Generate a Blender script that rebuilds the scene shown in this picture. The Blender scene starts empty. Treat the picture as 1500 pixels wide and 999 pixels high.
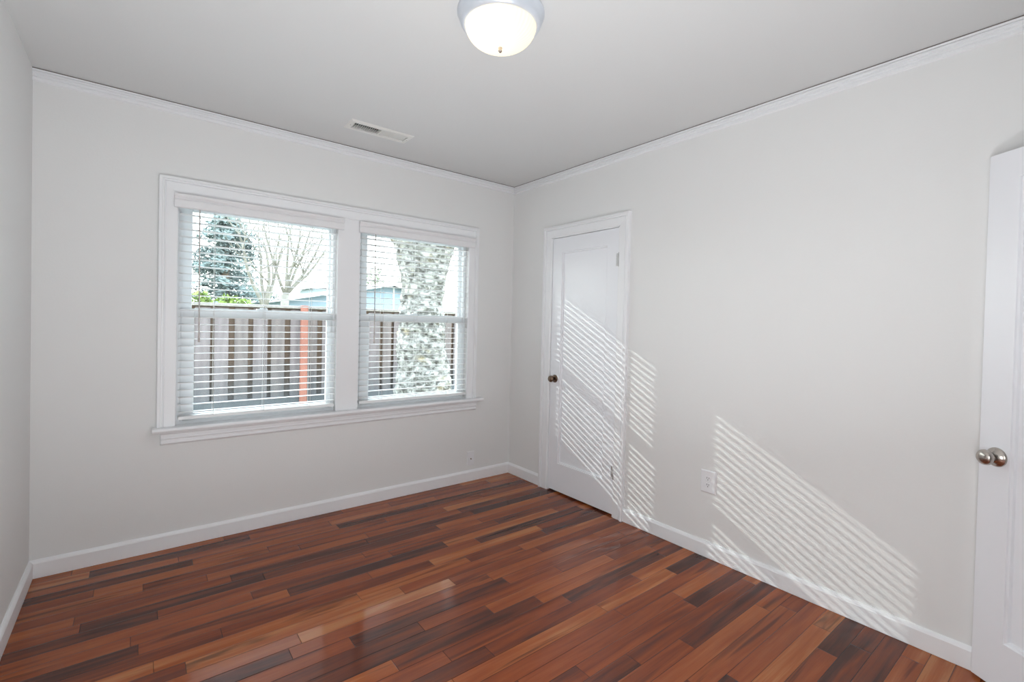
import bpy, bmesh, math, random
from mathutils import Vector, Matrix, noise
random.seed(7)
S = bpy.context.scene
COL = S.collection
R = math.radians

# ------------------------------------------------------------------ camera
def setup_camera():
    yaw, pitch, roll = .668, -.015, .023
    f = 694.41
    cam = bpy.data.cameras.new('camera')
    o = bpy.data.objects.new('camera', cam); COL.objects.link(o)
    fw = Vector((math.sin(yaw), math.cos(yaw), 0)); rt = Vector((math.cos(yaw), -math.sin(yaw), 0)); up = Vector((0, 0, 1))
    f2 = fw*math.cos(pitch)+up*math.sin(pitch); u2 = up*math.cos(pitch)-fw*math.sin(pitch)
    r3 = rt*math.cos(roll)+u2*math.sin(roll); u3 = u2*math.cos(roll)-rt*math.sin(roll)
    m = Matrix((r3, u3, -f2)).transposed().to_4x4()
    m.translation = Vector((-2.630, -3.342, 1.344))
    o.matrix_world = m
    cam.sensor_fit = 'HORIZONTAL'; cam.sensor_width = 36; cam.lens = 36*f/1500
    cam.shift_y = -16.2/1500
    cam.clip_start = .02; cam.clip_end = 300
    S.camera = o
setup_camera()

# ------------------------------------------------------------------ world, sun, exposure
SKY = 7.0
SUN = 2.6
w = bpy.data.worlds.new('sky'); S.world = w; w.use_nodes = True
wn = w.node_tree.nodes; wl = w.node_tree.links
bg = wn['Background']
tc = wn.new('ShaderNodeTexCoord'); sp = wn.new('ShaderNodeSeparateXYZ'); rp = wn.new('ShaderNodeValToRGB')
wl.new(tc.outputs['Generated'], sp.inputs[0]); wl.new(sp.outputs['Z'], rp.inputs[0])
rp.color_ramp.elements[0].position = 0; rp.color_ramp.elements[0].color = (1, .99, .97, 1)
rp.color_ramp.elements[1].position = .8; rp.color_ramp.elements[1].color = (.70, .83, 1, 1)
wl.new(rp.outputs[0], bg.inputs[0]); bg.inputs[1].default_value = SKY
sl = bpy.data.lights.new('sun', 'SUN'); so = bpy.data.objects.new('sun', sl); COL.objects.link(so)
sd = Vector((1, -1.24, -.6845)).normalized()
so.rotation_euler = sd.to_track_quat('-Z', 'Y').to_euler(); so.location = (-8, 10, 6)
sl.energy = SUN; sl.angle = R(.42); sl.color = (1, .985, .96)
# added fill lamp, aimed at the ceiling to brighten the room
fl = bpy.data.lights.new('bounce_fill', 'AREA'); fo = bpy.data.objects.new('bounce_fill', fl); COL.objects.link(fo)
fl.shape = 'DISK'; fl.size = .4; fl.energy = 23; fl.color = (.90, .96, 1); fl.spread = R(140)
fo.location = (-2.05, -2.98, .10); fo.rotation_euler = (math.pi-.32, 0, 0)
f2l = bpy.data.lights.new('camera_fill', 'AREA'); f2o = bpy.data.objects.new('camera_fill', f2l); COL.objects.link(f2o)  # second added fill lamp, near the camera, lifts the lower walls
f2l.shape = 'DISK'; f2l.size = .9; f2l.energy = 24.5; f2l.color = (.97, .985, 1)
f2o.location = (-2.55, -3.5, 1.05); f2o.rotation_euler = Vector((.74, .66, -.10)).to_track_quat('-Z', 'Y').to_euler()
S.view_settings.view_transform = 'Standard'; S.view_settings.look = 'None'
S.view_settings.gamma = 1; S.view_settings.use_curve_mapping = False
S.view_settings.exposure = 0.04

# ------------------------------------------------------------------ materials
def mat(name, col, rough=.5, metal=0, spec=None, bump=0, bscale=40, var=0, vscale=3, coat=0):
    m = bpy.data.materials.new(name); m.use_nodes = True
    n = m.node_tree.nodes; l = m.node_tree.links; b = n['Principled BSDF']
    b.inputs['Base Color'].default_value = (*col, 1); b.inputs['Roughness'].default_value = rough
    b.inputs['Metallic'].default_value = metal
    if spec is not None: b.inputs['Specular IOR Level'].default_value = spec
    if coat: b.inputs['Coat Weight'].default_value = coat; b.inputs['Coat Roughness'].default_value = .1
    t = n.new('ShaderNodeTexCoord')
    if bump:
        x = n.new('ShaderNodeTexNoise'); x.inputs['Scale'].default_value = bscale; x.inputs['Detail'].default_value = 3
        bp = n.new('ShaderNodeBump'); bp.inputs['Strength'].default_value = bump; bp.inputs['Distance'].default_value = .002
        l.new(t.outputs['Object'], x.inputs['Vector']); l.new(x.outputs['Fac'], bp.inputs['Height']); l.new(bp.outputs[0], b.inputs['Normal'])
    if var:
        x = n.new('ShaderNodeTexNoise'); x.inputs['Scale'].default_value = vscale; x.inputs['Detail'].default_value = 4
        r = n.new('ShaderNodeValToRGB')
        r.color_ramp.elements[0].position = .3; r.color_ramp.elements[1].position = .7
        r.color_ramp.elements[0].color = (*[c*(1-var) for c in col], 1); r.color_ramp.elements[1].color = (*[min(1, c*(1+var)) for c in col], 1)
        l.new(t.outputs['Object'], x.inputs['Vector']); l.new(x.outputs['Fac'], r.inputs[0]); l.new(r.outputs[0], b.inputs['Base Color'])
    return m
M = {}
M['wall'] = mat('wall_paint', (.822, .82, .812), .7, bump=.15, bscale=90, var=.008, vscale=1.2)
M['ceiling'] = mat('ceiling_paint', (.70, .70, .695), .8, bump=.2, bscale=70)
M['trim'] = mat('trim_paint', (.89, .893, .908), .35, bump=.1, bscale=25)
M['door'] = mat('door_paint', (.89, .90, .935), .3, bump=.12, bscale=18)
M['vinyl'] = mat('window_vinyl', (.90, .93, .95), .3, bump=.03, bscale=20)
M['slat'] = mat('blind_slat', (.91, .92, .92), .4, bump=.04, bscale=60)
M['valance'] = mat('blind_valance', (.85, .84, .85), .4, bump=.04, bscale=60)
M['cord'] = mat('cord', (.85, .85, .83), .8, bump=.3, bscale=900)
M['wand'] = mat('wand', (.62, .58, .55), .3, bump=.03, bscale=200)
M['bronze'] = mat('aged_bronze', (.20, .14, .10), .28, 1, var=.35, vscale=60)
M['nickel'] = mat('satin_nickel', (.50, .46, .42), .24, 1, var=.08, vscale=40)
M['hinge'] = mat('hinge_metal', (.60, .60, .60), .4, .35, var=.1, vscale=80)
M['plate'] = mat('plate_plastic', (.86, .86, .88), .3, bump=.02)
M['dark'] = mat('dark_gap', (.02, .02, .022), .8, var=.2)
M['vent'] = mat('vent_enamel', (.78, .77, .74), .4, bump=.03)
M['screw'] = mat('screw_metal', (.6, .58, .55), .35, .8, var=.1, vscale=300)
M['lamp_ring'] = mat('lamp_pan_enamel', (.66, .70, .76), .3, .25, var=.02)
M['gap_shade'] = mat('painted_gap_shade', (.20, .165, .15), .9, var=.3, vscale=9)  # shadow gap above the moulding, painted as a taupe colour
M['red'] = mat('red_paint', (0.375, 0.154, 0.112), .7, var=.15, vscale=6)
M['ground'] = mat('ground_grass', (0.120, 0.132, 0.072), .9, var=.3, vscale=1.5, bump=.5, bscale=20)
M['house'] = mat('blue_siding', (0.300, 0.390, 0.480), .7, var=.03, vscale=3)
M['fascia'] = mat('white_fascia', (.85, .87, .88), .6, var=.02)
M['shingle'] = mat('grey_shingle', (0.270, 0.277, 0.285), .9, var=.2, vscale=8, bump=.6, bscale=30)
M['greywall'] = mat('grey_siding', (0.315, 0.375, 0.413), .8, var=.05)
M['conifer'] = mat('conifer_needles', (0.180, 0.225, 0.217), .8, var=.5, vscale=1.1)
M['conbark'] = mat('conifer_bark', (.22, .17, .13), .9, var=.3, vscale=5, bump=.5)
M['bare'] = mat('bare_bark', (0.225, 0.210, 0.180), .9, var=.3, vscale=4, bump=.5)
M['hedge'] = mat('hedge_leaves', (0.225, 0.315, 0.075), .7, var=.5, vscale=2.5)
M['farleaf'] = mat('far_leaves', (0.255, 0.285, 0.210), .8, var=.4, vscale=.8)

def glass_mat():
    m = bpy.data.materials.new('window_glass'); m.use_nodes = True
    n = m.node_tree.nodes; l = m.node_tree.links; n.clear()
    o = n.new('ShaderNodeOutputMaterial'); tr = n.new('ShaderNodeBsdfTransparent'); gl = n.new('ShaderNodeBsdfGlossy')
    fr = n.new('ShaderNodeFresnel'); mx = n.new('ShaderNodeMixShader'); ns = n.new('ShaderNodeTexNoise'); mr = n.new('ShaderNodeMapRange')
    ns.inputs['Scale'].default_value = 3; l.new(ns.outputs['Fac'], mr.inputs[0]); mr.inputs[3].default_value = .0; mr.inputs[4].default_value = .02
    l.new(mr.outputs[0], gl.inputs['Roughness'])
    tr.inputs[0].default_value = (.93, .97, .96, 1); fr.inputs[0].default_value = 1.25
    l.new(fr.outputs[0], mx.inputs[0]); l.new(tr.outputs[0], mx.inputs[1]); l.new(gl.outputs[0], mx.inputs[2]); l.new(mx.outputs[0], o.inputs[0])
    return m
M['glass'] = glass_mat()

def floor_mat():
    m = bpy.data.materials.new('hardwood_planks'); m.use_nodes = True
    n = m.node_tree.nodes; l = m.node_tree.links; b = n['Principled BSDF']
    def math_(op, a, c=None, d=None):
        x = n.new('ShaderNodeMath'); x.operation = op
        for i, v in enumerate((a, c, d)):
            if v is None: continue
            if isinstance(v, (int, float)): x.inputs[i].default_value = v
            else: l.new(v, x.inputs[i])
        return x.outputs[0]
    tc = n.new('ShaderNodeTexCoord'); sx = n.new('ShaderNodeSeparateXYZ'); l.new(tc.outputs['Object'], sx.inputs[0])
    X, Y = sx.outputs['X'], sx.outputs['Y']
    PW = .0765
    ry = math_('DIVIDE', Y, PW); row = math_('FLOOR', ry); fy = math_('FRACT', ry)
    wx = math_('ADD', math_('DIVIDE', X, .80), math_('MULTIPLY', row, 37.31))
    vo = n.new('ShaderNodeTexVoronoi'); vo.voronoi_dimensions = '1D'; vo.feature = 'F1'; vo.inputs['Scale'].default_value = 1
    vo.inputs['Randomness'].default_value = .75
    ve = n.new('ShaderNodeTexVoronoi'); ve.voronoi_dimensions = '1D'; ve.feature = 'DISTANCE_TO_EDGE'; ve.inputs['Scale'].default_value = 1
    ve.inputs['Randomness'].default_value = .75
    l.new(wx, vo.inputs['W']); l.new(wx, ve.inputs['W'])
    sc = n.new('ShaderNodeSeparateColor'); l.new(vo.outputs['Color'], sc.inputs[0])
    r1, r2, r3 = sc.outputs[0], sc.outputs[1], sc.outputs[2]
    # base tone of each plank
    cr = n.new('ShaderNodeValToRGB'); e = cr.color_ramp.elements
    e[0].position = 0; e[0].color = (.070, .024, .017, 1)
    e[1].position = 1; e[1].color = (.46, .175, .065, 1)
    for p, c in ((.14, (.120, .035, .020)), (.34, (.215, .050, .019)), (.60, (.300, .074, .024)), (.84, (.385, .114, .035))):
        q = e.new(p); q.color = (*c, 1)
    # grain: noise stretched along the plank, offset per plank
    cx = n.new('ShaderNodeCombineXYZ')
    l.new(math_('ADD', math_('MULTIPLY', X, 1.7), math_('MULTIPLY', r2, 60)), cx.inputs[0])
    l.new(math_('ADD', math_('MULTIPLY', Y, 26), math_('MULTIPLY', r3, 60)), cx.inputs[1])
    g1 = n.new('ShaderNodeTexNoise'); g1.inputs['Scale'].default_value = 1; g1.inputs['Detail'].default_value = 4; g1.inputs['Distortion'].default_value = .5
    l.new(cx.outputs[0], g1.inputs['Vector'])
    cx2 = n.new('ShaderNodeCombineXYZ')
    l.new(math_('ADD', math_('MULTIPLY', X, 6), math_('MULTIPLY', r3, 30)), cx2.inputs[0])
    l.new(math_('MULTIPLY', Y, 210), cx2.inputs[1])
    g2 = n.new('ShaderNodeTexNoise'); g2.inputs['Scale'].default_value = 1; g2.inputs['Detail'].default_value = 3
    l.new(cx2.outputs[0], g2.inputs['Vector'])
    tone = math_('ADD', math_('MULTIPLY_ADD', r1, .90, .05), math_('ADD', math_('MULTIPLY', math_('SUBTRACT', g1.outputs['Fac'], .5), 1.0), math_('MULTIPLY', math_('SUBTRACT', g2.outputs['Fac'], .5), .22)))
    l.new(tone, cr.inputs[0])
    # dark heartwood streaks on some planks
    cx3 = n.new('ShaderNodeCombineXYZ')
    l.new(math_('ADD', math_('MULTIPLY', X, 1.1), math_('MULTIPLY', r3, 90)), cx3.inputs[0])
    l.new(math_('ADD', math_('MULTIPLY', Y, 17), math_('MULTIPLY', r2, 40)), cx3.inputs[1])
    g3 = n.new('ShaderNodeTexNoise'); g3.inputs['Scale'].default_value = 1; g3.inputs['Detail'].default_value = 2; g3.inputs['Distortion'].default_value = .9
    l.new(cx3.outputs[0], g3.inputs['Vector'])
    sr = n.new('ShaderNodeMapRange'); l.new(g3.outputs['Fac'], sr.inputs[0])
    sr.inputs[1].default_value = .60; sr.inputs[2].default_value = .70; sr.inputs[3].default_value = 0; sr.inputs[4].default_value = .65
    mx = n.new('ShaderNodeMix'); mx.data_type = 'RGBA'; l.new(sr.outputs[0], mx.inputs[0]); l.new(cr.outputs[0], mx.inputs[6]); mx.inputs[7].default_value = (.052, .019, .013, 1)
    # gaps
    gy = math_('MINIMUM', fy, math_('SUBTRACT', 1, fy)); gyd = math_('MULTIPLY', gy, PW); gxd = math_('MULTIPLY', ve.outputs['Distance'], .80)
    gd = math_('MINIMUM', gyd, gxd)
    gm = n.new('ShaderNodeMapRange'); l.new(gd, gm.inputs[0]); gm.inputs[1].default_value = .0004; gm.inputs[2].default_value = .0018; gm.inputs[3].default_value = .22; gm.inputs[4].default_value = 1
    mg = n.new('ShaderNodeMix'); mg.data_type = 'RGBA'; mg.blend_type = 'MULTIPLY'; mg.inputs[0].default_value = 1
    l.new(mx.outputs[2], mg.inputs[6]); l.new(gm.outputs[0], mg.inputs[7]); l.new(mg.outputs[2], b.inputs['Base Color'])
    # gloss and slight cupping of every plank
    b.inputs['Roughness'].default_value = .085; b.inputs['Specular IOR Level'].default_value = .30
    tilt = math_('MULTIPLY', math_('MULTIPLY', math_('SUBTRACT', r2, .5), fy), .00045)
    cup = math_('MULTIPLY', math_('MULTIPLY', fy, math_('SUBTRACT', 1, fy)), -.0006)
    gh = n.new('ShaderNodeMapRange'); l.new(gd, gh.inputs[0]); gh.inputs[1].default_value = 0; gh.inputs[2].default_value = .003; gh.inputs[3].default_value = -.0007; gh.inputs[4].default_value = 0
    n4 = n.new('ShaderNodeTexNoise'); n4.inputs['Scale'].default_value = 7; n4.inputs['Detail'].default_value = 2; l.new(tc.outputs['Object'], n4.inputs['Vector'])
    h = math_('ADD', math_('ADD', tilt, cup), math_('ADD', gh.outputs[0], math_('MULTIPLY', n4.outputs['Fac'], .0006)))
    bp = n.new('ShaderNodeBump'); bp.inputs['Strength'].default_value = .8; bp.inputs['Distance'].default_value = 1
    l.new(h, bp.inputs['Height']); l.new(bp.outputs[0], b.inputs['Normal'])
    return m
M['floor'] = floor_mat()

def fence_mat(name, a, c):
    m = bpy.data.materials.new(name); m.use_nodes = True
    n = m.node_tree.nodes; l = m.node_tree.links; b = n['Principled BSDF']
    tc = n.new('ShaderNodeTexCoord'); mp = n.new('ShaderNodeMapping'); mp.inputs['Scale'].default_value = (9, 9, .8)
    ns = n.new('ShaderNodeTexNoise'); ns.inputs['Scale'].default_value = 2; ns.inputs['Detail'].default_value = 5
    r = n.new('ShaderNodeValToRGB'); r.color_ramp.elements[0].position = .32; r.color_ramp.elements[1].position = .68
    r.color_ramp.elements[0].color = (*a, 1); r.color_ramp.elements[1].color = (*c, 1)
    l.new(tc.outputs['Object'], mp.inputs[0]); l.new(mp.outputs[0], ns.inputs['Vector']); l.new(ns.outputs['Fac'], r.inputs[0]); l.new(r.outputs[0], b.inputs['Base Color'])
    # greyer and darker towards the bottom of the boards
    sx = n.new('ShaderNodeSeparateXYZ'); l.new(tc.outputs['Object'], sx.inputs[0])
    n2 = n.new('ShaderNodeTexNoise'); n2.inputs['Scale'].default_value = 5; n2.inputs['Detail'].default_value = 4; l.new(tc.outputs['Object'], n2.inputs['Vector'])
    ad = n.new('ShaderNodeMath'); ad.operation = 'MULTIPLY_ADD'; l.new(n2.outputs['Fac'], ad.inputs[0]); ad.inputs[1].default_value = .5; l.new(sx.outputs['Z'], ad.inputs[2])
    mr = n.new('ShaderNodeMapRange'); l.new(ad.outputs[0], mr.inputs[0]); mr.inputs[1].default_value = 1.0; mr.inputs[2].default_value = 1.45; mr.inputs[3].default_value = .7; mr.inputs[4].default_value = 0
    mx = n.new('ShaderNodeMix'); mx.data_type = 'RGBA'; l.new(mr.outputs[0], mx.inputs[0]); l.new(r.outputs[0], mx.inputs[6]); mx.inputs[7].default_value = (.105, .112, .12, 1)
    l.new(mx.outputs[2], b.inputs['Base Color'])
    b.inputs['Roughness'].default_value = .85
    return m
M['board_pale'] = fence_mat('weathered_board', (.165, .135, .135), (.26, .22, .22))
M['board_mid'] = fence_mat('faded_board', (.15, .125, .12), (.23, .19, .18))
M['board_brown'] = fence_mat('brown_board', (.12, .078, .056), (.19, .125, .09))
M['board_cap'] = fence_mat('cap_board', (.26, .235, .21), (.36, .325, .29))
M['kick'] = fence_mat('kick_board', (.10, .11, .12), (.16, .17, .18))

def bark_mat():
    m = bpy.data.materials.new('patchy_bark'); m.use_nodes = True
    n = m.node_tree.nodes; l = m.node_tree.links; b = n['Principled BSDF']
    tc = n.new('ShaderNodeTexCoord'); mp = n.new('ShaderNodeMapping'); mp.inputs['Scale'].default_value = (1, 1, 1.5)
    a = n.new('ShaderNodeTexNoise'); a.inputs['Scale'].default_value = 11; a.inputs['Detail'].default_value = 6; a.inputs['Roughness'].default_value = .72; a.inputs['Distortion'].default_value = .6
    l.new(tc.outputs['Object'], mp.inputs[0]); l.new(mp.outputs[0], a.inputs['Vector'])
    r = n.new('ShaderNodeValToRGB'); e = r.color_ramp.elements
    e[0].position = .34; e[0].color = (.06, .045, .04, 1); e[1].position = .60; e[1].color = (.60, .585, .54, 1)
    for p, c in ((.43, (.14, .135, .12)), (.50, (.32, .31, .285))): q = e.new(p); q.color = (*c, 1)
    a2 = n.new('ShaderNodeTexNoise'); a2.inputs['Scale'].default_value = 5; l.new(mp.outputs[0], a2.inputs['Vector'])
    r2 = n.new('ShaderNodeValToRGB'); r2.color_ramp.elements[0].position = .60; r2.color_ramp.elements[0].color = (1, 1, 1, 1); r2.color_ramp.elements[1].position = .74; r2.color_ramp.elements[1].color = (.85, .68, .40, 1)
    l.new(a2.outputs['Fac'], r2.inputs[0])
    mg = n.new('ShaderNodeMix'); mg.data_type = 'RGBA'; mg.blend_type = 'MULTIPLY'; mg.inputs[0].default_value = .7
    l.new(a.outputs['Fac'], r.inputs[0]); l.new(r.outputs[0], mg.inputs[6]); l.new(r2.outputs[0], mg.inputs[7]); l.new(mg.outputs[2], b.inputs['Base Color'])
    bp = n.new('ShaderNodeBump'); bp.inputs['Distance'].default_value = .05; l.new(a.outputs['Fac'], bp.inputs['Height']); l.new(bp.outputs[0], b.inputs['Normal'])
    b.inputs['Roughness'].default_value = .9
    return m
M['patchy'] = bark_mat()

LAMP = .95
def lamp_mat():
    m = bpy.data.materials.new('ribbed_lamp_glass'); m.use_nodes = True
    n = m.node_tree.nodes; l = m.node_tree.links; b = n['Principled BSDF']
    b.inputs['Base Color'].default_value = (.60, .56, .48, 1); b.inputs['Roughness'].default_value = .25
    tc = n.new('ShaderNodeTexCoord'); sx = n.new('ShaderNodeSeparateXYZ'); l.new(tc.outputs['Object'], sx.inputs[0])
    at = n.new('ShaderNodeMath'); at.operation = 'ARCTAN2'; l.new(sx.outputs['Y'], at.inputs[0]); l.new(sx.outputs['X'], at.inputs[1])
    mu = n.new('ShaderNodeMath'); mu.operation = 'MULTIPLY'; l.new(at.outputs[0], mu.inputs[0]); mu.inputs[1].default_value = 44
    si = n.new('ShaderNodeMath'); si.operation = 'SINE'; l.new(mu.outputs[0], si.inputs[0])
    mr = n.new('ShaderNodeMapRange'); l.new(si.outputs[0], mr.inputs[0]); mr.inputs[1].default_value = -1; mr.inputs[2].default_value = 1; mr.inputs[3].default_value = .80; mr.inputs[4].default_value = 1
    ml = n.new('ShaderNodeMath'); ml.operation = 'MULTIPLY'; l.new(mr.outputs[0], ml.inputs[0]); ml.inputs[1].default_value = LAMP
    b.inputs['Emission Color'].default_value = (1, .90, .74, 1); l.new(ml.outputs[0], b.inputs['Emission Strength'])
    tr = n.new('ShaderNodeBsdfTranslucent'); tr.inputs[0].default_value = (.62, .57, .46, 1); mx = n.new('ShaderNodeMixShader'); mx.inputs[0].default_value = .5
    l.new(b.outputs[0], mx.inputs[1]); l.new(tr.outputs[0], mx.inputs[2]); l.new(mx.outputs[0], n['Material Output'].inputs['Surface'])
    return m
M['lamp_glass'] = lamp_mat()

# ------------------------------------------------------------------ mesh helpers
def box(bm, x0, x1, y0, y1, z0, z1, mi=0):
    vs = [bm.verts.new(p) for p in ((x0, y0, z0), (x1, y0, z0), (x1, y1, z0), (x0, y1, z0), (x0, y0, z1), (x1, y0, z1), (x1, y1, z1), (x0, y1, z1))]
    for f in ((0, 3, 2, 1), (4, 5, 6, 7), (0, 1, 5, 4), (1, 2, 6, 5), (2, 3, 7, 6), (3, 0, 4, 7)):
        q = bm.faces.new([vs[i] for i in f]); q.material_index = mi
    return vs
def prism(bm, prof, origin, u, v, w, length, smooth=False):
    """profile (a,b) laid out on axes u,v, extruded along w"""
    origin, u, v, w = map(Vector, (origin, u, v, w))
    a = [bm.verts.new(origin+u*p[0]+v*p[1]) for p in prof]
    b = [bm.verts.new(origin+u*p[0]+v*p[1]+w*length) for p in prof]
    k = len(prof)
    for i in range(k):
        f = bm.faces.new((a[i], a[(i+1) % k], b[(i+1) % k], b[i])); f.smooth = smooth
    bm.faces.new(a[::-1]); bm.faces.new(b)
def lathe(bm, prof, M4=Matrix(), seg=48, smooth=True, mi=0, flute=0, nfl=0):
    """prof of (r,z) around local z"""
    rings = []
    for r, z in prof:
        if r < 1e-6: rings.append([bm.verts.new(M4 @ Vector((0, 0, z)))])
        else:
            ring = []
            for i in range(seg):
                t = 2*math.pi*i/seg; rr = r*(1+flute*math.cos(nfl*t))
                ring.append(bm.verts.new(M4 @ Vector((rr*math.cos(t), rr*math.sin(t), z))))
            rings.append(ring)
    for a, b in zip(rings, rings[1:]):
        for i in range(seg):
            j = (i+1) % seg
            if len(a) == 1 and len(b) == 1: continue
            if len(a) == 1: f = bm.faces.new((a[0], b[j], b[i]))
            elif len(b) == 1: f = bm.faces.new((a[i], a[j], b[0]))
            else: f = bm.faces.new((a[i], a[j], b[j], b[i]))
            f.smooth = smooth; f.material_index = mi
def tube(bm, pts, rad, seg=8):
    pts = [Vector(p) for p in pts]
    if isinstance(rad, (int, float)): rad = [rad]*len(pts)
    rings = []
    for i, p in enumerate(pts):
        d = (pts[min(i+1, len(pts)-1)]-pts[max(i-1, 0)]).normalized()
        a = d.orthogonal().normalized() if i == 0 else (pa - d*pa.dot(d)).normalized()
        pa = a; b = d.cross(a)
        rings.append([bm.verts.new(p+(a*math.cos(2*math.pi*k/seg)+b*math.sin(2*math.pi*k/seg))*rad[i]) for k in range(seg)])
    for r0, r1 in zip(rings, rings[1:]):
        for k in range(seg):
            f = bm.faces.new((r0[k], r0[(k+1) % seg], r1[(k+1) % seg], r1[k])); f.smooth = True
    bm.faces.new(rings[0][::-1]); bm.faces.new(rings[-1])
def fix(bm):
    bmesh.ops.recalc_face_normals(bm, faces=bm.faces)
def obj(name, bm, m, parent=None, bevel=0, loc=None, local=None, fixn=True):
    """local: world-space offset subtracted so that the object's origin sits at that point"""
    if fixn: fix(bm)
    me = bpy.data.meshes.new(name)
    if local is not None: bmesh.ops.translate(bm, verts=bm.verts, vec=-Vector(local))
    bm.to_mesh(me); bm.free()
    o = bpy.data.objects.new(name, me); COL.objects.link(o)
    for x in (m if isinstance(m, (list, tuple)) else [m]): me.materials.append(x)
    if parent: o.parent = parent
    if loc is not None: o.location = loc
    if bevel:
        b = o.modifiers.new('bevel', 'BEVEL'); b.width = bevel; b.segments = 2; b.limit_method = 'ANGLE'; b.angle_limit = R(40); b.harden_normals = False
    return o
def empty(name, loc):
    o = bpy.data.objects.new(name, None); COL.objects.link(o); o.location = loc; o.empty_display_size = .1
    return o
def tag(o, label=None, cat=None, group=None, kind=None):
    if label: o['label'] = label
    if cat: o['category'] = cat
    if group: o['group'] = group
    if kind: o['kind'] = kind
    return o
def struct(o, label, cat): return tag(o, label, cat, kind='structure')
def BM(): return bmesh.new()
def part(name, bm, m, root, **k):
    """bm in world coordinates; the part's mesh is stored relative to its root"""
    bmesh.ops.translate(bm, verts=bm.verts, vec=-root.matrix_world.translation if False else -Vector(root['_o']))
    return obj(name, bm, m, root, **k)
def root(name, loc):
    o = empty(name, loc); o['_o'] = list(loc); return o

H = 2.55; W = 3.05; YF = -3.74     # ceiling height, room width, near limit of what is modelled
# window openings in the wall (x0, x1), z range
OP = [(-2.455, -1.550), (-1.395, -.475)]; OZ0, OZ1 = .700, 2.04
# closet opening in the right wall
CY0, CY1, CZ = -1.205, -.520, 2.035

# ------------------------------------------------------------------ room shell
bm = BM(); box(bm, -W-.12, .12, YF, .14, -.12, 0)
struct(obj('floor', bm, M['floor']), 'glossy reddish brown hardwood plank floor of the empty room', 'floor')
VX0, VX1, VY0, VY1 = -1.606, -1.244, -.452, -.346    # hole of the ceiling register
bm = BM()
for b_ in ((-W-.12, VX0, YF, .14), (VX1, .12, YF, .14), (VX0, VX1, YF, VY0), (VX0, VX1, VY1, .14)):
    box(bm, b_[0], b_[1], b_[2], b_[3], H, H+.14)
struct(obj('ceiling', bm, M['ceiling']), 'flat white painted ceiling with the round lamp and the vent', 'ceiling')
bm = BM()
box(bm, -W-.12, OP[0][0], 0, .14, 0, H); box(bm, OP[0][1], OP[1][0], 0, .14, OZ0, OZ1); box(bm, OP[1][1], .12, 0, .14, 0, H)
box(bm, OP[0][0], OP[1][1], 0, .14, 0, OZ0); box(bm, OP[0][0], OP[1][1], 0, .14, OZ1, H)
bmesh.ops.remove_doubles(bm, verts=bm.verts, dist=1e-5)
struct(obj('wall_back', bm, M['wall']), 'off-white painted wall holding the two windows', 'wall')
bm = BM(); box(bm, -W-.12, -W, YF, 0, 0, H)
struct(obj('wall_left', bm, M['wall']), 'plain off-white wall at the left edge of the photo', 'wall')
bm = BM()
box(bm, 0, .12, YF, CY0, 0, H); box(bm, 0, .12, CY1, 0, 0, H); box(bm, 0, .12, CY0, CY1, CZ, H)
box(bm, .055, .12, CY0, CY1, 0, CZ)
struct(obj('wall_right', bm, M['wall']), 'long off-white wall on the right with the closet door and sunlight stripes', 'wall')

bm = BM()     # wall behind the camera with the doorway of the open door
box(bm, -W-.12, -1.235, YF, YF+.10, 0, H); box(bm, -.435, .12, YF, YF+.10, 0, H); box(bm, -1.235, -.435, YF, YF+.10, 2.05, H)
struct(obj('wall_front', bm, M['wall']), 'off-white wall behind the camera with the doorway of the open door', 'wall')

bm = BM()     # unseen hallway shell, added to block sky light from that doorway
box(bm, -1.72, -1.62, YF-1.2, YF, 0, H); box(bm, .12, .22, YF-1.2, YF, 0, H); box(bm, -1.72, .22, YF-1.3, YF-1.2, 0, H)
box(bm, -1.72, .22, YF-1.3, YF, H, H+.1); box(bm, -1.72, .22, YF-1.3, YF, -.12, 0)
struct(obj('wall_hall_blocker', bm, M['wall']), 'unseen off-white hallway shell added behind the doorway to block sky light', 'wall')

# baseboards: flat board with a chamfered top
bbp = [(0, 0), (.013, 0), (.013, .003), (.016, .003), (.016, .076), (.012, .084), (.005, .092), (0, .092)]
bm = BM(); prism(bm, bbp, (-W, 0, 0), (0, -1, 0), (0, 0, 1), (1, 0, 0), W)
struct(obj('baseboard_back', bm, M['trim']), 'white baseboard below the windows', 'baseboard')
bm = BM(); prism(bm, bbp, (-W, YF, 0), (1, 0, 0), (0, 0, 1), (0, 1, 0), -YF-.016)
struct(obj('baseboard_left', bm, M['trim']), 'white baseboard along the left wall', 'baseboard')
bm = BM(); prism(bm, bbp, (0, YF+.1, 0), (-1, 0, 0), (0, 0, 1), (0, 1, 0), -YF-.1-1.292)
prism(bm, bbp, (0, -.430, 0), (-1, 0, 0), (0, 0, 1), (0, 1, 0), .430-.016)
struct(obj('baseboard_right', bm, M['trim']), 'white baseboard along the right wall, both sides of the closet door', 'baseboard')

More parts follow.
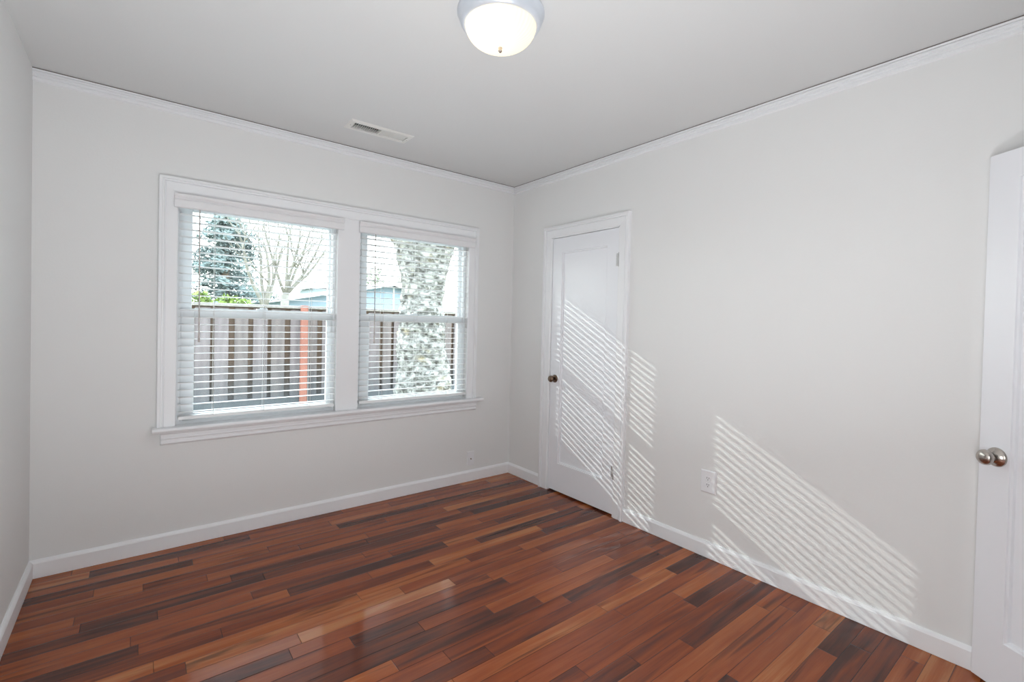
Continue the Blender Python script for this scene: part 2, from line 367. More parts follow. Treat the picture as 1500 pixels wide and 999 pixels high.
# reeded picture moulding under the ceiling on the back and the right wall
def reed(h=.062):
    p = [(0, H-.0055), (.020, H-.0055), (.020, H-.014)]
    for z0, z1, d in ((.014, .026, .017), (.028, .040, .014), (.042, .060, .010)):
        p += [(d-.004, H-z0-.0005), (d, H-z0-.003), (d, H-z1+.002), (d-.004, H-z1)]
    p += [(0, H-h)]
    return p
bm = BM(); prism(bm, reed(), (-W, 0, 0), (0, -1, 0), (0, 0, 1), (1, 0, 0), W)
box(bm, -W, 0, -.0165, 0, H-.0055, H, 1)  # dark strip painted in for the shadow between moulding and ceiling
struct(obj('trim_1', bm, [M['trim'], M['gap_shade']]), 'narrow reeded moulding under the ceiling above the windows', 'moulding')
bm = BM(); prism(bm, reed(), (0, YF, 0), (-1, 0, 0), (0, 0, 1), (0, 1, 0), -YF-.02)
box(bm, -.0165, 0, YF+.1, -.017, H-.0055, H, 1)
struct(obj('trim_2', bm, [M['trim'], M['gap_shade']]), 'narrow reeded moulding under the ceiling along the right wall', 'moulding')

# ------------------------------------------------------------------ casings
# profile across the casing width: inner edge at 0, outer edge at w; depth away from the wall
def casing_prof(w):
    return [(0, 0), (0, .012), (.004, .016), (w-.034, .018), (w-.032, .014), (w-.029, .014), (w-.026, .022), (w-.018, .022), (w-.016, .028), (w-.003, .027), (w, .024), (w, 0)]
def frame_U(bm, x0, x1, z0, z1, w, place):
    """mitred casing: left leg, head, right leg; place(a, z, d) -> world"""
    pr = casing_prof(w)
    rows = []
    for (o, d) in pr:
        rows.append([place(x0-o, z0, d), place(x0-o, z1+o, d), place(x1+o, z1+o, d), place(x1+o, z0, d)])
    vs = [[bm.verts.new(p) for p in r] for r in rows]
    k = len(vs)
    for i in range(k):
        j = (i+1) % k
        for s in range(3): bm.faces.new((vs[i][s], vs[i][s+1], vs[j][s+1], vs[j][s]))
    bm.faces.new([v[0] for v in vs]); bm.faces.new([v[3] for v in vs][::-1])
bm = BM()
frame_U(bm, OP[0][0], OP[1][1], .705, 2.04, .090, lambda a, z, d: (a, -d, z))
box(bm, OP[0][1], OP[1][0], -.014, 0, .705, 2.04)       # mullion casing
struct(obj('trim_3', bm, M['trim']), 'white casing around both windows with the wide middle mullion', 'window casing')
bm = BM()      # stool and apron
stool = [(.055, 0), (-.060, 0), (-.066, .004), (-.069, .013), (-.066, .022), (-.060, .026), (.055, .026)]
prism(bm, [(a, b+.679) for a, b in stool[1:6]]+[(0, .705), (0, .679)], (-2.565, 0, 0), (0, 1, 0), (0, 0, 1), (1, 0, 0), 2.235)
for x0, x1 in OP: box(bm, x0, x1, 0, .05, .690, .705)
apron = [(0, .679), (-.030, .679), (-.030, .668), (-.020, .664), (-.020, .644), (-.024, .642), (-.024, .636), (-.016, .633), (-.016, .620), (-.020, .618), (-.020, .610), (-.012, .604), (0, .600)]
prism(bm, apron, (-2.525, 0, 0), (0, 1, 0), (0, 0, 1), (1, 0, 0), 2.15)
struct(obj('trim_4', bm, M['trim'], bevel=.0015), 'white window sill with a stepped apron below it', 'window sill')
bm = BM()
frame_U(bm, CY0, CY1, 0, CZ, .088, lambda a, z, d: (-d, a, z))
struct(obj('trim_5', bm, M['trim']), 'white casing around the closet door', 'door casing')
bm = BM()   # jambs and stops
for y0, y1 in ((CY0, CY0+.006), (CY1-.006, CY1)): box(bm, -.012, .055, y0, y1, 0, CZ)
box(bm, -.012, .055, CY0, CY1, CZ-.006, CZ)
struct(obj('trim_6', bm, M['trim']), 'white jamb inside the closet door casing', 'door jamb')

# ------------------------------------------------------------------ windows
def make_window(idx, x0, x1, gl):
    """gl: glass x range of the lower sash"""
    xm = (x0+x1)/2
    r = root('window_%d' % idx, (xm, .07, OZ0))
    struct(r, ['white double-hung vinyl window on the left, conifer and fence outside', 'white double-hung vinyl window on the right, thick trunk outside'][idx-1], 'window')
    bm = BM()
    F = .020
    box(bm, x0, x0+F, .035, .14, .705, 2.04); box(bm, x1-F, x1, .035, .14, .705, 2.04)
    box(bm, x0+F, x1-F, .035, .14, 1.995, 2.04); box(bm, x0+F, x1-F, .035, .14, .690, .722)
    # jamb liner ridges
    for xx in (x0+.012, x0+.028, x1-.028, x1-.012): box(bm, xx-.003, xx+.003, .029, .036, .722, 1.995)
    part('window_frame', bm, M['vinyl'], r)
    g0, g1 = gl
    bm = BM()
    yl = (.048, .078)
    box(bm, x0+F, g0, *yl, .722, 1.385); box(bm, g1, x1-F, *yl, .722, 1.385)
    box(bm, g0, g1, *yl, .722, .760); box(bm, g0, g1, yl[0]-.004, yl[1], 1.332, 1.388)
    ls = part('lower_sash', bm, M['vinyl'], r, bevel=.003)
    bm = BM(); box(bm, g0-.004, g1+.004, .062, .066, .756, 1.336)
    part('lower_pane', bm, M['glass'], r)
    bm = BM()
    yu = (.082, .110)
    box(bm, x0+F, g0-.012, *yu, 1.345, 1.995); box(bm, g1+.012, x1-F, *yu, 1.345, 1.995)
    box(bm, g0-.012, g1+.012, *yu, 1.345, 1.385); box(bm, g0-.012, g1+.012, *yu, 1.965, 1.995)
    part('upper_sash', bm, M['vinyl'], r, bevel=.003)
    bm = BM(); box(bm, g0-.016, g1+.016, .094, .098, 1.38, 1.97)
    part('upper_pane', bm, M['glass'], r)
    bm = BM()   # sash lock in the middle of the meeting rail
    box(bm, xm-.032, xm+.032, .050, .078, 1.388, 1.395); lathe(bm, [(0, 1.395), (.012, 1.395), (.012, 1.404), (0, 1.404)], Matrix.Translation((xm, .064, 0)), 16)
    box(bm, xm-.004, xm+.030, .056, .068, 1.396, 1.402)
    part('sash_lock', bm, M['vinyl'], r, bevel=.001)
    del r['_o']
make_window(1, *OP[0], (-2.366, -1.597))
make_window(2, *OP[1], (-1.292, -.532))

# ------------------------------------------------------------------ blinds
def make_blind(x0, x1, vx0, vx1, ladders, wandx, wandz, label):
    """x0,x1 slat ends; vx valance ends"""
    yc = .006
    r = root('window_blind', ((x0+x1)/2, yc, OZ1))
    tag(r, label, 'blind', 'white horizontal blinds in the windows')
    bm = BM()
    vp = [(-.020, 2.036), (-.046, 2.036), (-.046, 2.030), (-.043, 2.026), (-.043, 2.021), (-.035, 2.010), (-.030, 2.008), (-.030, 2.003), (-.038, 2.000),
          (-.038, 1.966), (-.034, 1.960), (-.020, 1.959)]
    prism(bm, vp, (vx0, 0, 0), (0, 1, 0), (0, 0, 1), (1, 0, 0), vx1-vx0)
    part('valance', bm, M['valance'], r)
    bm = BM(); box(bm, x0, x1, yc-.024, yc+.026, 1.972, 2.012)
    part('headrail', bm, M['valance'], r)
    bm = BM(); n = 28; z0 = .781; pitch = .0425; hw = .025; th = .0026
    for i in range(n):
        z = z0+pitch*i; tl = random.uniform(-.02, .02)-.03
        if z > 1.965: break
        top = []; bot = []
        for k in range(5):
            t = -1+k*.5; yy = t*hw; zz = -.0022*t*t+.001+yy*math.tan(tl)
            top.append((yc+yy, z+zz+th/2)); bot.append((yc+yy, z+zz-th/2))
        prism(bm, top+bot[::-1], (x0+.002, 0, 0), (0, 1, 0), (0, 0, 1), (1, 0, 0), x1-x0-.004)
    part('slats', bm, M['slat'], r)
    bm = BM(); box(bm, x0+.002, x1-.002, yc-.025, yc+.025, .738, .757)
    part('bottom_rail', bm, M['slat'], r, bevel=.003)
    for lx in ladders:
        bm = BM()
        for yy in (-.0275, .0275):
            tube(bm, [(lx, yc+yy, .752), (lx, yc+yy, 1.975)], .0011, 6)
        for i in range(n): 
            z = z0+pitch*i-.003
            if z < 1.96: tube(bm, [(lx, yc-.0275, z), (lx, yc+.0275, z)], .0006, 4)
        part('ladder_cord', bm, M['cord'], r)
    bm = BM()
    tube(bm, [(wandx, -.030, 1.972), (wandx, -.0315, 1.955)], .0025, 8)
    tube(bm, [(wandx, -.0315, 1.957), (wandx+.003, -.034, wandz+.06), (wandx+.003, -.034, wandz+.055), (wandx+.003, -.034, wandz)], [.0035, .0035, .0052, .0056], 6)
    part('tilt_wand', bm, M['wand'], r)
    del r['_o']
make_blind(-2.447, -1.558, -2.474, -1.516, (-2.273, -2.000, -1.721), -2.353, 1.19, 'white slatted blind in the left window with its tilt wand at the left')
make_blind(-1.387, -.483, -1.407, -.427, (-1.217, -.943, -.675), -1.290, 1.172, 'white slatted blind in the right window, the one nearer the room corner')

# ------------------------------------------------------------------ doors
def door_leaf(bm, width, z0, z1, stile, zp0, zp1, th):
    """leaf in local coordinates: a along the width, b out of the visible face (0 = face), z up"""
    st0, st1 = stile
    d = .010
    # outer slab without the face
    def v(a, b, z): return bm.verts.new((a, b, z))
    # face ring with a moulded inner recess
    loops = [(0, 0, 0), (None,)]
    P = [(0, 0, z0), (width, 0, z0), (width, 0, z1), (0, 0, z1)]
    def ring(i, b): return [(st0+i, b, zp0+i), (width-st1-i, b, zp0+i), (width-st1-i, b, zp1-i), (st0+i, b, zp1-i)]
    rings = [P, ring(0, 0), ring(.002, -.005), ring(.009, -.007), ring(.012, -.0155), ring(.016, -.016)]
    vr = [[v(*p) for p in r_] for r_ in rings]
    for r0, r1 in zip(vr, vr[1:]):
        for i in range(4): bm.faces.new((r0[i], r0[(i+1) % 4], r1[(i+1) % 4], r1[i]))
    bm.faces.new(vr[-1])
    bk = [v(p[0], -th, p[2]) for p in P]
    bm.faces.new(bk[::-1])
    for i in range(4): bm.faces.new((vr[0][i], bk[i], bk[(i+1) % 4], vr[0][(i+1) % 4]))
def knob_bm(bm, T, s=1, egg=False):
    """rose, neck and knob along local +z"""
    lathe(bm, [(0, 0), (.031*s, 0), (.0315*s, .003*s), (.029*s, .007*s), (.022*s, .010*s), (.014*s, .012*s), (.0125*s, .014*s)], T, 40)
    return T
# closet door in the right wall
d1 = root('door_1', (-.004, (CY0+CY1)/2, 0))
struct(d1, 'white one-panel closet door with sunlight stripes and a dark knob', 'door')
bm = BM()
door_leaf(bm, CY1-CY0-.018, .014, CZ-.009, (.104, .104), .235, 1.912, .035)
T = Matrix(((0, 1, 0, 0), (1, 0, 0, CY0+.009), (0, 0, 1, 0), (0, 0, 0, 1)))
# local a -> y ; local b (outward) -> -x
T = Matrix(((0, -1, 0, -.003), (1, 0, 0, CY0+.009), (0, 0, 1, 0), (0, 0, 0, 1)))
bmesh.ops.transform(bm, matrix=T, verts=bm.verts)
part('door_leaf', bm, M['door'], d1)
KT = Matrix.Translation((-.003, -.582, .905)) @ Matrix.Rotation(-math.pi/2, 4, 'Y')
bm = BM(); lathe(bm, [(0, 0), (.031, 0), (.0315, .003), (.028, .007), (.018, .010), (.013, .012)], KT, 40)
rose = part('knob_rose', bm, M['bronze'], d1); rose['label'] = 'dark bronze rose'
bm = BM(); lathe(bm, [(0, .008), (.0115, .008), (.0105, .022), (.013, .028), (.022, .033), (.0262, .041), (.0255, .051), (.020, .058), (.010, .062), (0, .063)], KT, 40)
kn = part('door_knob', bm, M['bronze'], d1); kn['label'] = 'dark bronze knob'
for zc in (1.802, .308):
    bm = BM()
    tube(bm, [(-.009, CY0+.003, zc-.046), (-.009, CY0+.003, zc+.046)], .0058, 12)
    for k in range(4): tube(bm, [(-.009, CY0+.003, zc-.0285+k*.019-.0006), (-.009, CY0+.003, zc-.0285+k*.019+.0006)], .0061, 12)
    box(bm, -.0050, -.0035, CY0+.006, CY0+.030, zc-.044, zc+.044)
    tube(bm, [(-.009, CY0+.003, zc+.046), (-.009, CY0+.003, zc+.050)], .0045, 12); tube(bm, [(-.009, CY0+.003, zc-.050), (-.009, CY0+.003, zc-.046)], .0045, 12)
    part('hinge', bm, M['hinge'], d1)
del d1['_o']

# open door resting against the right wall near the camera
dv = Vector((.5472, .8370, 0)); nv = Vector((-.8370, .5472, 0)); E0 = Vector((-.040, -3.030, 0)); DW = .762
d2 = root('door_2', E0-dv*DW)
struct(d2, 'open white one-panel room door at the right edge of the photo', 'door')
bm = BM()
door_leaf(bm, DW, .012, 2.030, (.105, .105), .193, 1.925, .035)
T = Matrix.Identity(4); T.col[0][:3] = -dv; T.col[1][:3] = nv; T.translation = E0
bmesh.ops.transform(bm, matrix=T, verts=bm.verts)
part('door_leaf', bm, M['door'], d2)
KP = E0-dv*.062+Vector((0, 0, .878))
KT = Matrix.Translation(KP) @ nv.to_track_quat('Z', 'Y').to_matrix().to_4x4()
bm = BM(); lathe(bm, [(0, 0), (.036, 0), (.0365, .002), (.035, .006), (.031, .009), (.027, .0105), (.0255, .013), (.018, .016), (.0145, .018)], KT, 56)
rs = part('knob_rose', bm, M['nickel'], d2); rs['label'] = 'satin nickel rose'
bm = BM(); lathe(bm, [(0, .012), (.0145, .012), (.0125, .022), (.0125, .028), (.019, .033), (.0262, .039), (.0290, .047), (.0278, .055), (.0225, .0615), (.013, .0650), (0, .0660)], KT, 56)
ks = part('door_knob', bm, M['nickel'], d2); ks['label'] = 'satin nickel knob'
bm = BM()    # latch plate on the free edge
c = E0+dv*.0006-nv*.0175+Vector((0, 0, .878))
for s_, t_ in ((.0125, .028),):
    vs = [bm.verts.new(c+nv*a+Vector((0, 0, b))+dv*e) for e in (0, .0012) for a, b in ((-s_, -t_), (s_, -t_), (s_, t_), (-s_, t_))]
    for f in ((0, 1, 2, 3), (4, 5, 6, 7), (0, 1, 5, 4), (1, 2, 6, 5), (2, 3, 7, 6), (3, 0, 4, 7)): bm.faces.new([vs[i] for i in f])
part('latch_plate', bm, M['nickel'], d2)
del d2['_o']

# ------------------------------------------------------------------ wall plates
def plate(bm, w_, h_, t_, bev):
    p0 = [(-w_/2, -h_/2), (w_/2, -h_/2), (w_/2, h_/2), (-w_/2, h_/2)]
    a = [bm.verts.new((x, 0, z)) for x, z in p0]; b = [bm.verts.new((x, -t_*.55, z)) for x, z in p0]
    c_ = [bm.verts.new((x*(1-bev/w_*2), -t_, z*(1-bev/h_*2))) for x, z in p0]
    for r0, r1 in ((a, b), (b, c_)):
        for i in range(4): bm.faces.new((r0[i], r0[(i+1) % 4], r1[(i+1) % 4], r1[i]))
    bm.faces.new(a[::-1]); bm.faces.new(c_)
# duplex outlet on the right wall (local frame: face towards -y)
o = empty('wall_outlet', (0, -1.900, .441)); o.rotation_euler = (0, 0, -math.pi/2)
tag(o, 'white duplex power outlet low on the right wall beside the sunlit patch', 'power outlet')
bm = BM(); plate(bm, .092, .131, .0085, .005); obj('cover_plate', bm, M['plate'], o)
for zc in (.0195, -.0195):
    bm = BM()
    pts = []
    for k in range(24):
        t = 2*math.pi*k/24; pts.append((max(-.0168, min(.0168, .0185*math.cos(t))), max(-.0145, min(.0145, .0175*math.sin(t)))+zc))
    prism(bm, pts, (0, -.0082, 0), (1, 0, 0), (0, 0, 1), (0, -1, 0), .0018)
    rc = obj('receptacle', bm, M['plate'], o)
    bm = BM()
    box(bm, -.0075, -.0050, -.0104, -.0098, zc-.001, zc+.0085); box(bm, .0050, .0072, -.0104, -.0098, zc, zc+.0075)
    lathe(bm, [(0, 0), (.0027, 0), (.0027, .0006), (0, .0006)], Matrix.Translation((0, -.0098, zc-.0075)) @ Matrix.Rotation(math.pi/2, 4, 'X'), 14, smooth=False)
    sl_ = obj('slots', bm, M['dark'], rc); sl_['label'] = 'dark plug slots'
bm = BM(); lathe(bm, [(0, 0), (.0030, 0), (.0026, .0012), (0, .0015)], Matrix.Translation((0, -.0083, 0)) @ Matrix.Rotation(math.pi/2, 4, 'X'), 16)
obj('screw', bm, M['screw'], o)
# cable plate on the back wall
o = empty('cable_plate', (-.411, 0, .190))
tag(o, 'small white cable wall plate with one dark jack below the right window', 'wall plate')
bm = BM(); plate(bm, .070, .117, .0075, .004); obj('cover_plate', bm, M['plate'], o)
bm = BM(); Tj = Matrix.Translation((0, -.0058, -.003)) @ Matrix.Rotation(math.pi/2, 4, 'X')
lathe(bm, [(0, 0), (.0062, 0), (.0062, .002), (.0046, .002), (.0046, .009), (0, .009)], Tj, 6, smooth=False)
j = obj('cable_jack', bm, M['bronze'], o); j['label'] = 'dark threaded jack'
for zc in (.042, -.042):
    bm = BM(); lathe(bm, [(0, 0), (.0028, 0), (.0024, .001), (0, .0012)], Matrix.Translation((0, -.0058, zc)) @ Matrix.Rotation(math.pi/2, 4, 'X'), 14)
    obj('screw', bm, M['wall'], o)

# ------------------------------------------------------------------ ceiling register
vx, vy = (VX0+VX1)/2, (VY0+VY1)/2
v = empty('ceiling_vent', (vx, vy, H)); tag(v, 'rectangular white metal air vent in the ceiling, dark louvres at its left', 'vent')
bm = BM()
hx, hy, ix, iy = .205, .078, (VX1-VX0)/2, (VY1-VY0)/2
def rr(a, b, z): return [bm.verts.new((x, y, z)) for x, y in ((-a, -b), (a, -b), (a, b), (-a, b))]
L0 = rr(hx, hy, 0); L1 = rr(hx, hy, -.002); L2 = rr(hx-.009, hy-.009, -.008); L3 = rr(ix-.006, iy-.006, -.008); L4 = rr(ix-.006, iy-.006, .02); L5 = rr(ix-.003, iy-.003, .02); L6 = rr(ix-.003, iy-.003, 0)
for a, b in ((L0, L1), (L1, L2), (L2, L3), (L3, L4), (L4, L5), (L5, L6), (L6, L0)):
    for i in range(4): bm.faces.new((a[i], a[(i+1) % 4], b[(i+1) % 4], b[i]))
box(bm, -.004, .004, -iy+.006, iy-.006, -.008, .016)
obj('grille_frame', bm, M['vent'], v)
def fins(x0, x1, n, ang, hw=.0085):
    bm = BM()
    for i in range(n):
        x = x0+(i+.5)*(x1-x0)/n; c, s = math.cos(ang), math.sin(ang)
        a = (x-hw*c, .003-hw*s); b = (x+hw*c, .003+hw*s); t = .0007
        prism(bm, [(a[0]-t*s, a[1]+t*c), (b[0]-t*s, b[1]+t*c), (b[0]+t*s, b[1]-t*c), (a[0]+t*s, a[1]-t*c)], (0, -iy+.007, 0), (1, 0, 0), (0, 0, 1), (0, 1, 0), 2*iy-.014)
    return bm
obj('louvres', fins(-ix+.008, -.006, 13, R(66), .0062), M['vent'], v)
obj('louvres', fins(.006, ix-.008, 14, R(-38)), M['vent'], v)
bm = BM()
t = .003; a, b = ix-.0005, iy-.0005
box(bm, -a, -a+t, -b, b, .001, .13); box(bm, a-t, a, -b, b, .001, .13); box(bm, -a, a, -b, -b+t, .001, .13); box(bm, -a, a, b-t, b, .001, .13); box(bm, -a, a, -b, b, .13, .133)
db = obj('duct_boot', bm, M['dark'], v); db['label'] = 'dark duct behind the louvres'
for sx_ in (-1, 1):
    bm = BM(); lathe(bm, [(0, -.0105), (.003, -.010), (.0035, -.008), (0, -.008)], Matrix.Translation((sx_*(ix+.007), 0, 0)), 12)
    obj('screw', bm, M['screw'], v)

# ------------------------------------------------------------------ ceiling lamp
L = empty('ceiling_lamp', (-1.527, -1.829, H)); tag(L, 'round flush ceiling lamp with a lit ribbed glass bowl', 'ceiling lamp')
bm = BM()
lathe(bm, [(0, -.001), (.170, -.001), (.170, -.006), (.166, -.012), (.163, -.024), (.158, -.032), (.158, -.037), (.153, -.045), (.148, -.050), (.143, -.053), (.138, -.052), (.136, -.045), (.136, -.012), (0, -.010)], seg=96)
obj('lamp_pan', bm, M['lamp_ring'], L)
bm = BM()
pf = []
for i in range(25):
    t = i/24*math.pi/2
    pf.append((.1375*math.cos(t)**.82 if i < 24 else 0, -.048-.083*math.sin(t)))
pf[0] = (.1355, -.046)
lathe(bm, pf, seg=176, flute=.006, nfl=44)
obj('glass_bowl', bm, M['lamp_glass'], L)
bm = BM(); lathe(bm, [(0, -.129), (.0075, -.130), (.0085, -.134), (.006, -.137), (.0075, -.141), (.0075, -.146), (.004, -.150), (0, -.151)], seg=24)
fi = obj('finial', bm, M['nickel'], L); fi['label'] = 'small metal finial'
pl = bpy.data.lights.new('bulb', 'POINT'); pl.energy = .9; pl.color = (1, .82, .60); pl.shadow_soft_size = .03
po = bpy.data.objects.new('bulb', pl); COL.objects.link(po); po.parent = L; po.location = (-.06, .0, -.075)

# ------------------------------------------------------------------ outside
GZ = -.35
bm = BM(); bmesh.ops.create_grid(bm, x_segments=2, y_segments=2, size=60); bmesh.ops.translate(bm, verts=bm.verts, vec=(0, 10, GZ))
struct(obj('ground', bm, M['ground']), 'patchy grass ground outside beyond the windows', 'ground')

# fence of overlapping vertical boards
F = root('wooden_fence', (-1, 3.0, GZ)); tag(F, 'weathered board fence with a flat cap rail outside both windows', 'fence')
bm = BM(); bmb = BM(); x = -5.2; top = 1.445; rnd = random.Random(4)
while x < 3.6:
    wv = .135+rnd.uniform(-.022, .018)
    box(bm, x, x+wv, 2.985, 3.003, GZ+.03, top, rnd.choice((0, 0, 1)))
    x += wv+.062+rnd.uniform(-.022, .02)
x = -5.28
while x < 3.6:
    box(bmb, x, x+.197, 3.025, 3.043, GZ+.03, top); x += .2
part('front_boards', bm, [M['board_pale'], M['board_mid']], F)
part('back_boards', bmb, M['board_brown'], F)
bm = BM(); box(bm, -5.3, 3.8, 2.955, 3.075, top+.012, top+.050); part('cap_rail', bm, M['board_cap'], F, bevel=.004)
bm = BM(); box(bm, -5.3, 3.8, 3.004, 3.024, top-.10, top+.012); part('top_rail', bm, M['board_brown'], F)
for z_ in (.20, .36): 
    bm = BM(); box(bm, -5.3, 3.8, 2.955, 2.983, z_-.14, z_+.012); part('kick_board', bm, M['kick'], F)
bm = BM(); box(bm, -1.038, -.958, 2.90, 2.954, GZ, top+.055)
pr_ = part('post', bm, M['red'], F, bevel=.004); pr_['label'] = 'red-orange painted post'
for px in (-3.3, 1.3, 3.5):
    bm = BM(); box(bm, px, px+.09, 3.045, 3.13, GZ, top+.012); part('post', bm, M['board_brown'], F)
del F['_o']

# big trunk close to the right window
prof = [(-.35, .045, .42), (.0, .05, .37), (.33, .052, .355), (.48, .056, .345), (.83, .053, .300), (1.06, .023, .285), (1.27, .010, .262), (1.42, .010, .262),
        (1.66, .030, .248), (1.91, .022, .276), (2.14, .028, .324), (2.30, .022, .374), (2.5, -.02, .46), (2.8, -.06, .5), (3.3, -.06, .42)]
def lerp_prof(z):
    for a, b in zip(prof, prof[1:]):
        if a[0] <= z <= b[0]:
            t = (z-a[0])/(b[0]-a[0]); return a[1]+(b[1]-a[1])*t, a[2]+(b[2]-a[2])*t
    return prof[-1][1:]
T_ = root('tree_trunk', (.03, 1.75, GZ)); tag(T_, 'thick knobbly pale grey trunk close outside the right window', 'tree')
bm = BM(); seg = 150; nz = 330; rings = []
for i in range(nz+1):
    z = -.35+i*(3.65/nz); cx_, rr_ = lerp_prof(z); ring = []
    for k in range(seg):
        t = 2*math.pi*k/seg; p = Vector((math.cos(t)*rr_, math.sin(t)*rr_, z))
        nA = noise.noise(p*5.5+Vector((3, 7, 1))); nB = noise.noise(p*13+Vector((9, 2, 4))); nC = noise.noise(p*30)
        d_ = 1+(.10*nA+.085*nB+.035*nC)*(.28/rr_)*1.1
        ring.append(bm.verts.new((cx_+p.x*d_, 1.75+p.y*d_, z)))
    rings.append(ring)
for a, b in zip(rings, rings[1:]):
    for k in range(seg): bm.faces.new((a[k], a[(k+1) % seg], b[(k+1) % seg], b[k])).smooth = True
bm.faces.new(rings[-1]); bm.faces.new(rings[0][::-1])
part('trunk', bm, M['patchy'], T_, fixn=False)
bm = BM()
for a_, l_, e_ in ((2.7, 1.6, .9), (.3, 1.5, 1.2), (1.4, 1.4, 1.4)):
    d_ = Vector((math.cos(a_)*math.cos(e_), math.sin(a_)*math.cos(e_), math.sin(e_))); p0 = Vector((-.05, 1.75, 2.95))
    tube(bm, [p0+d_*(l_*q)+Vector((0, 0, .1*q*q)) for q in (0, .25, .5, .75, 1)], [.26, .2, .17, .15, .12], 16)
part('limbs', bm, M['patchy'], T_, fixn=False)
del T_['_o']

# leaves made of many small blades
def leaves(bm, centre, n, size, rn, flat=1.0):
    for _ in range(n):
        p = centre(rn)
        if p is None: continue
        a = Vector((rn.gauss(0, 1), rn.gauss(0, 1), rn.gauss(0, flat))).normalized(); b = a.orthogonal().normalized()
        b = (Matrix.Rotation(rn.uniform(0, 6.28), 3, a) @ b); s = size*rn.uniform(.6, 1.3)
        vs = [bm.verts.new(p+q) for q in (-a*s, b*s*.45, a*s, -b*s*.45)]
        bm.faces.new(vs)
def conifer(loc, h, rad, label, seed):
    rn = random.Random(seed)
    r = root('conifer_tree', loc); tag(r, label, 'tree')
    bm = BM(); tube(bm, [Vector(loc), Vector(loc)+Vector((0, 0, h*.5)), Vector(loc)+Vector((0, 0, h*.97))], [.22, .14, .03], 10); part('trunk', bm, M['conbark'], r, fixn=False)
    bm = BM(); C0 = Vector(loc)
    for i in range(150):
        q = (i+.5)/150; z = h*(.08+.90*q); L_ = rad*(1-q)**.42*rn.uniform(.45, 1.2)+.12; az = rn.uniform(0, 6.283); droop = rn.uniform(-.25, .35)
        tip = Vector((math.cos(az), math.sin(az), droop))
        for k in range(95):
            s = rn.random()**.7; p = C0+Vector((0, 0, z))+tip*L_*s+Vector((rn.gauss(0, .10), rn.gauss(0, .10), rn.gauss(0, .07)-.14*s*s))
            a = Vector((rn.gauss(0, 1), rn.gauss(0, 1), rn.gauss(-.4, .5))).normalized(); b = a.orthogonal().normalized()*.35; sz = rn.uniform(.05, .11)
            vs = [bm.verts.new(p+x_*sz) for x_ in (-a, b, a, -b)]; bm.faces.new(vs)
    part('foliage', bm, M['conifer'], r, fixn=False)
    del r['_o']
conifer((-.50, 13.8, GZ), 5.0, 1.5, 'tall dark conifer beyond the fence in the left window', 3)

def bare_tree(loc, h, label, seed, leanx, nmain=5, spread=.5):
    rn = random.Random(seed)
    r = root('bare_tree', loc); tag(r, label, 'tree', 'leafless trees beyond the fence')
    bm = BM()
    def grow(p, d, L_, rad, lev):
        pts = [p.copy()]; rs = [rad]; n = 5
        for i in range(n):
            d = (d+Vector((rn.gauss(0, .12), rn.gauss(0, .06), rn.gauss(.03, .08)))).normalized()
            p = p+d*L_/n; pts.append(p.copy()); rs.append(rad*(1-.5*(i+1)/n))
        tube(bm, pts, rs, 6 if lev < 2 else 4)
        if lev < 4:
            for i in range(2 if lev > 2 else 3):
                k = rn.randint(2, n); q = pts[k]
                dd = (d+Vector((rn.gauss(0, .55), rn.gauss(0, .22), rn.gauss(.05, .35)))).normalized()
                grow(q, dd, L_*rn.uniform(.5, .75), rs[k]*.7, lev+1)
    C0 = Vector(loc)
    th_ = h*.42
    tube(bm, [C0, C0+Vector((.02, 0, th_*.5)), C0+Vector((leanx*.1, 0, th_))], [.15, .12, .11], 10)
    for k in range(nmain):
        az = (k-(nmain-1)/2)/(nmain/2)*spread
        grow(C0+Vector((leanx*.1, 0, th_-.05)), Vector((az+leanx*.3, rn.gauss(0, .08), 1)).normalized(), h*.36, .045, 1)
    part('branches', bm, M['bare'], r, fixn=False)
    del r['_o']
bare_tree((-.29, 9, GZ), 4.5, 'forked leafless tree right beside the conifer in the left window', 11, -.1, 4, .5)
bare_tree((.55, 11.2, GZ), 5.6, 'leafless many-stemmed tree above the low roof in the left window', 5, .9, 6, .55)

def shrub(name, loc, sx, sy, sz, n, size, m, label, cat, seed, group=None):
    rn = random.Random(seed)
    r = root(name, loc); tag(r, label, cat, group)
    bm = BM(); C0 = Vector(loc)
    for k in range(7): tube(bm, [C0, C0+Vector((rn.uniform(-.6, .6)*sx, rn.uniform(-.5, .5)*sy, sz*.8))], [.03, .01], 5)
    part('stems', bm, M['bare'], r, fixn=False)
    bm = BM()
    blobs = [(rn.uniform(-.8, .8)*sx, rn.uniform(-.6, .6)*sy, rn.uniform(.35, .85)*sz, rn.uniform(.28, .45)) for _ in range(12)]
    def c_(q):
        b = q.choice(blobs); v_ = Vector((q.gauss(0, 1), q.gauss(0, 1), q.gauss(0, 1))).normalized()*q.random()**.35
        return C0+Vector((b[0]+v_.x*b[3]*sx*.8, b[1]+v_.y*b[3]*sy, b[2]+v_.z*b[3]*sz*.55))
    leaves(bm, c_, n, size, rn)
    part('foliage', bm, m, r, fixn=False)
    del r['_o']
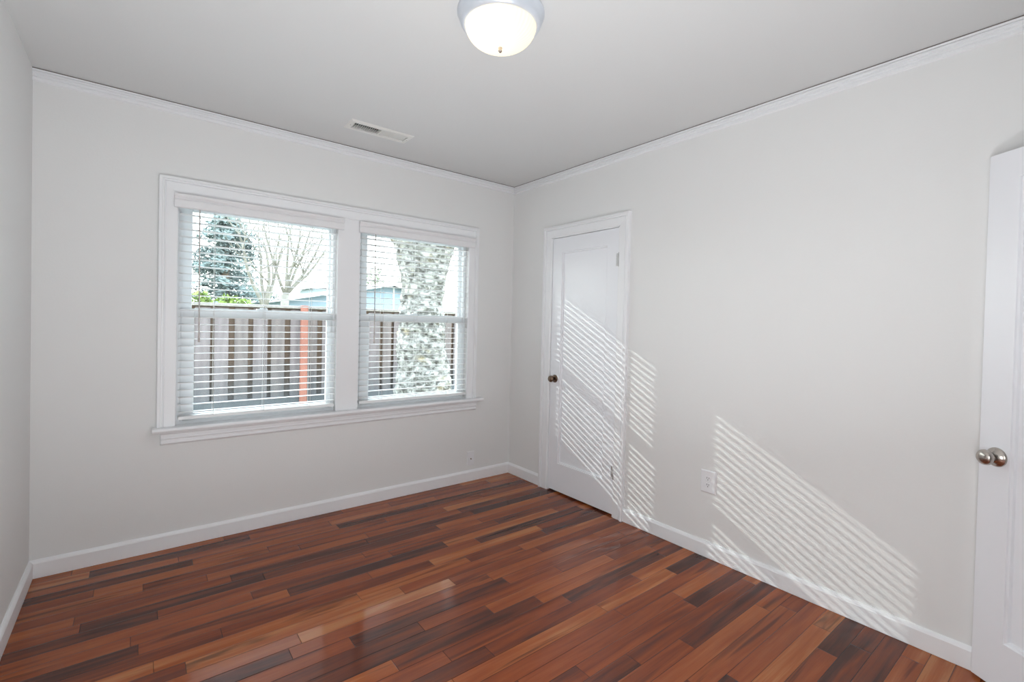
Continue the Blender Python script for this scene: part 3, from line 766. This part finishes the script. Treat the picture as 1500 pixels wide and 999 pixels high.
shrub('green_shrub', (-1.15, 8.0, GZ), .95, .5, 2.15, 9000, .055, M['hedge'], 'yellow-green leafy shrub just over the fence in the left window', 'shrub', 8)
shrub('distant_tree', (5.0, 34, GZ), 2.6, 1.4, 4.1, 6000, .11, M['farleaf'], 'low green tree above the blue roof, far behind the left window', 'tree', 9)
shrub('distant_tree', (11.6, 28, GZ), 2.2, 1.3, 5.0, 5000, .11, M['farleaf'], 'pale green tree above the blue gable, far behind the right window', 'tree', 10)

# blue house with a low gable, white fascia
hs = root('blue_house', (5.5, 18.5, GZ)); tag(hs, 'pale blue house with a low white-edged gable beyond the fence', 'house')
A, P_, B_ = (1.24, 1.98), (6.55, 3.08), (9.6, 2.28)
bm = BM(); prism(bm, [(1.9, GZ), (9.1, GZ), (9.1, 2.30), (6.55, 2.95), (1.9, 2.02)], (0, 17.5, 0), (1, 0, 0), (0, 0, 1), (0, 1, 0), 6)
part('house_wall', bm, M['house'], hs)
bm = BM(); prism(bm, [A, P_, B_, (B_[0], B_[1]-.03), (P_[0], P_[1]-.05), (A[0], A[1]-.03)], (0, 17.04, 0), (1, 0, 0), (0, 0, 1), (0, 1, 0), 7)
part('roof', bm, M['shingle'], hs)
bm = BM(); q = [(a[0], a[1]+.03) for a in (A, P_, B_)]; prism(bm, q+[(B_[0], B_[1]-.17), (P_[0], P_[1]-.17), (A[0], A[1]-.09)], (0, 17.0, 0), (1, 0, 0), (0, 0, 1), (0, 1, 0), .04)
part('fascia', bm, M['fascia'], hs)
bm = BM(); box(bm, 6.68, 6.76, 17.47, 17.5, GZ, 2.84); part('corner_board', bm, M['fascia'], hs)
del hs['_o']
hs = root('grey_house', (6.2, 28, GZ)); tag(hs, 'small grey house with a flat white eave far beyond the fence in the left window', 'house')
bm = BM(); box(bm, 5.75, 7.6, 27, 30, GZ, 3.15); part('house_wall', bm, M['greywall'], hs)
bm = BM(); prism(bm, [(5.45, 3.15), (7.9, 3.36), (7.9, 3.46), (5.45, 3.25)], (0, 26.8, 0), (1, 0, 0), (0, 0, 1), (0, 1, 0), 3.4); part('roof', bm, M['fascia'], hs)
del hs['_o']
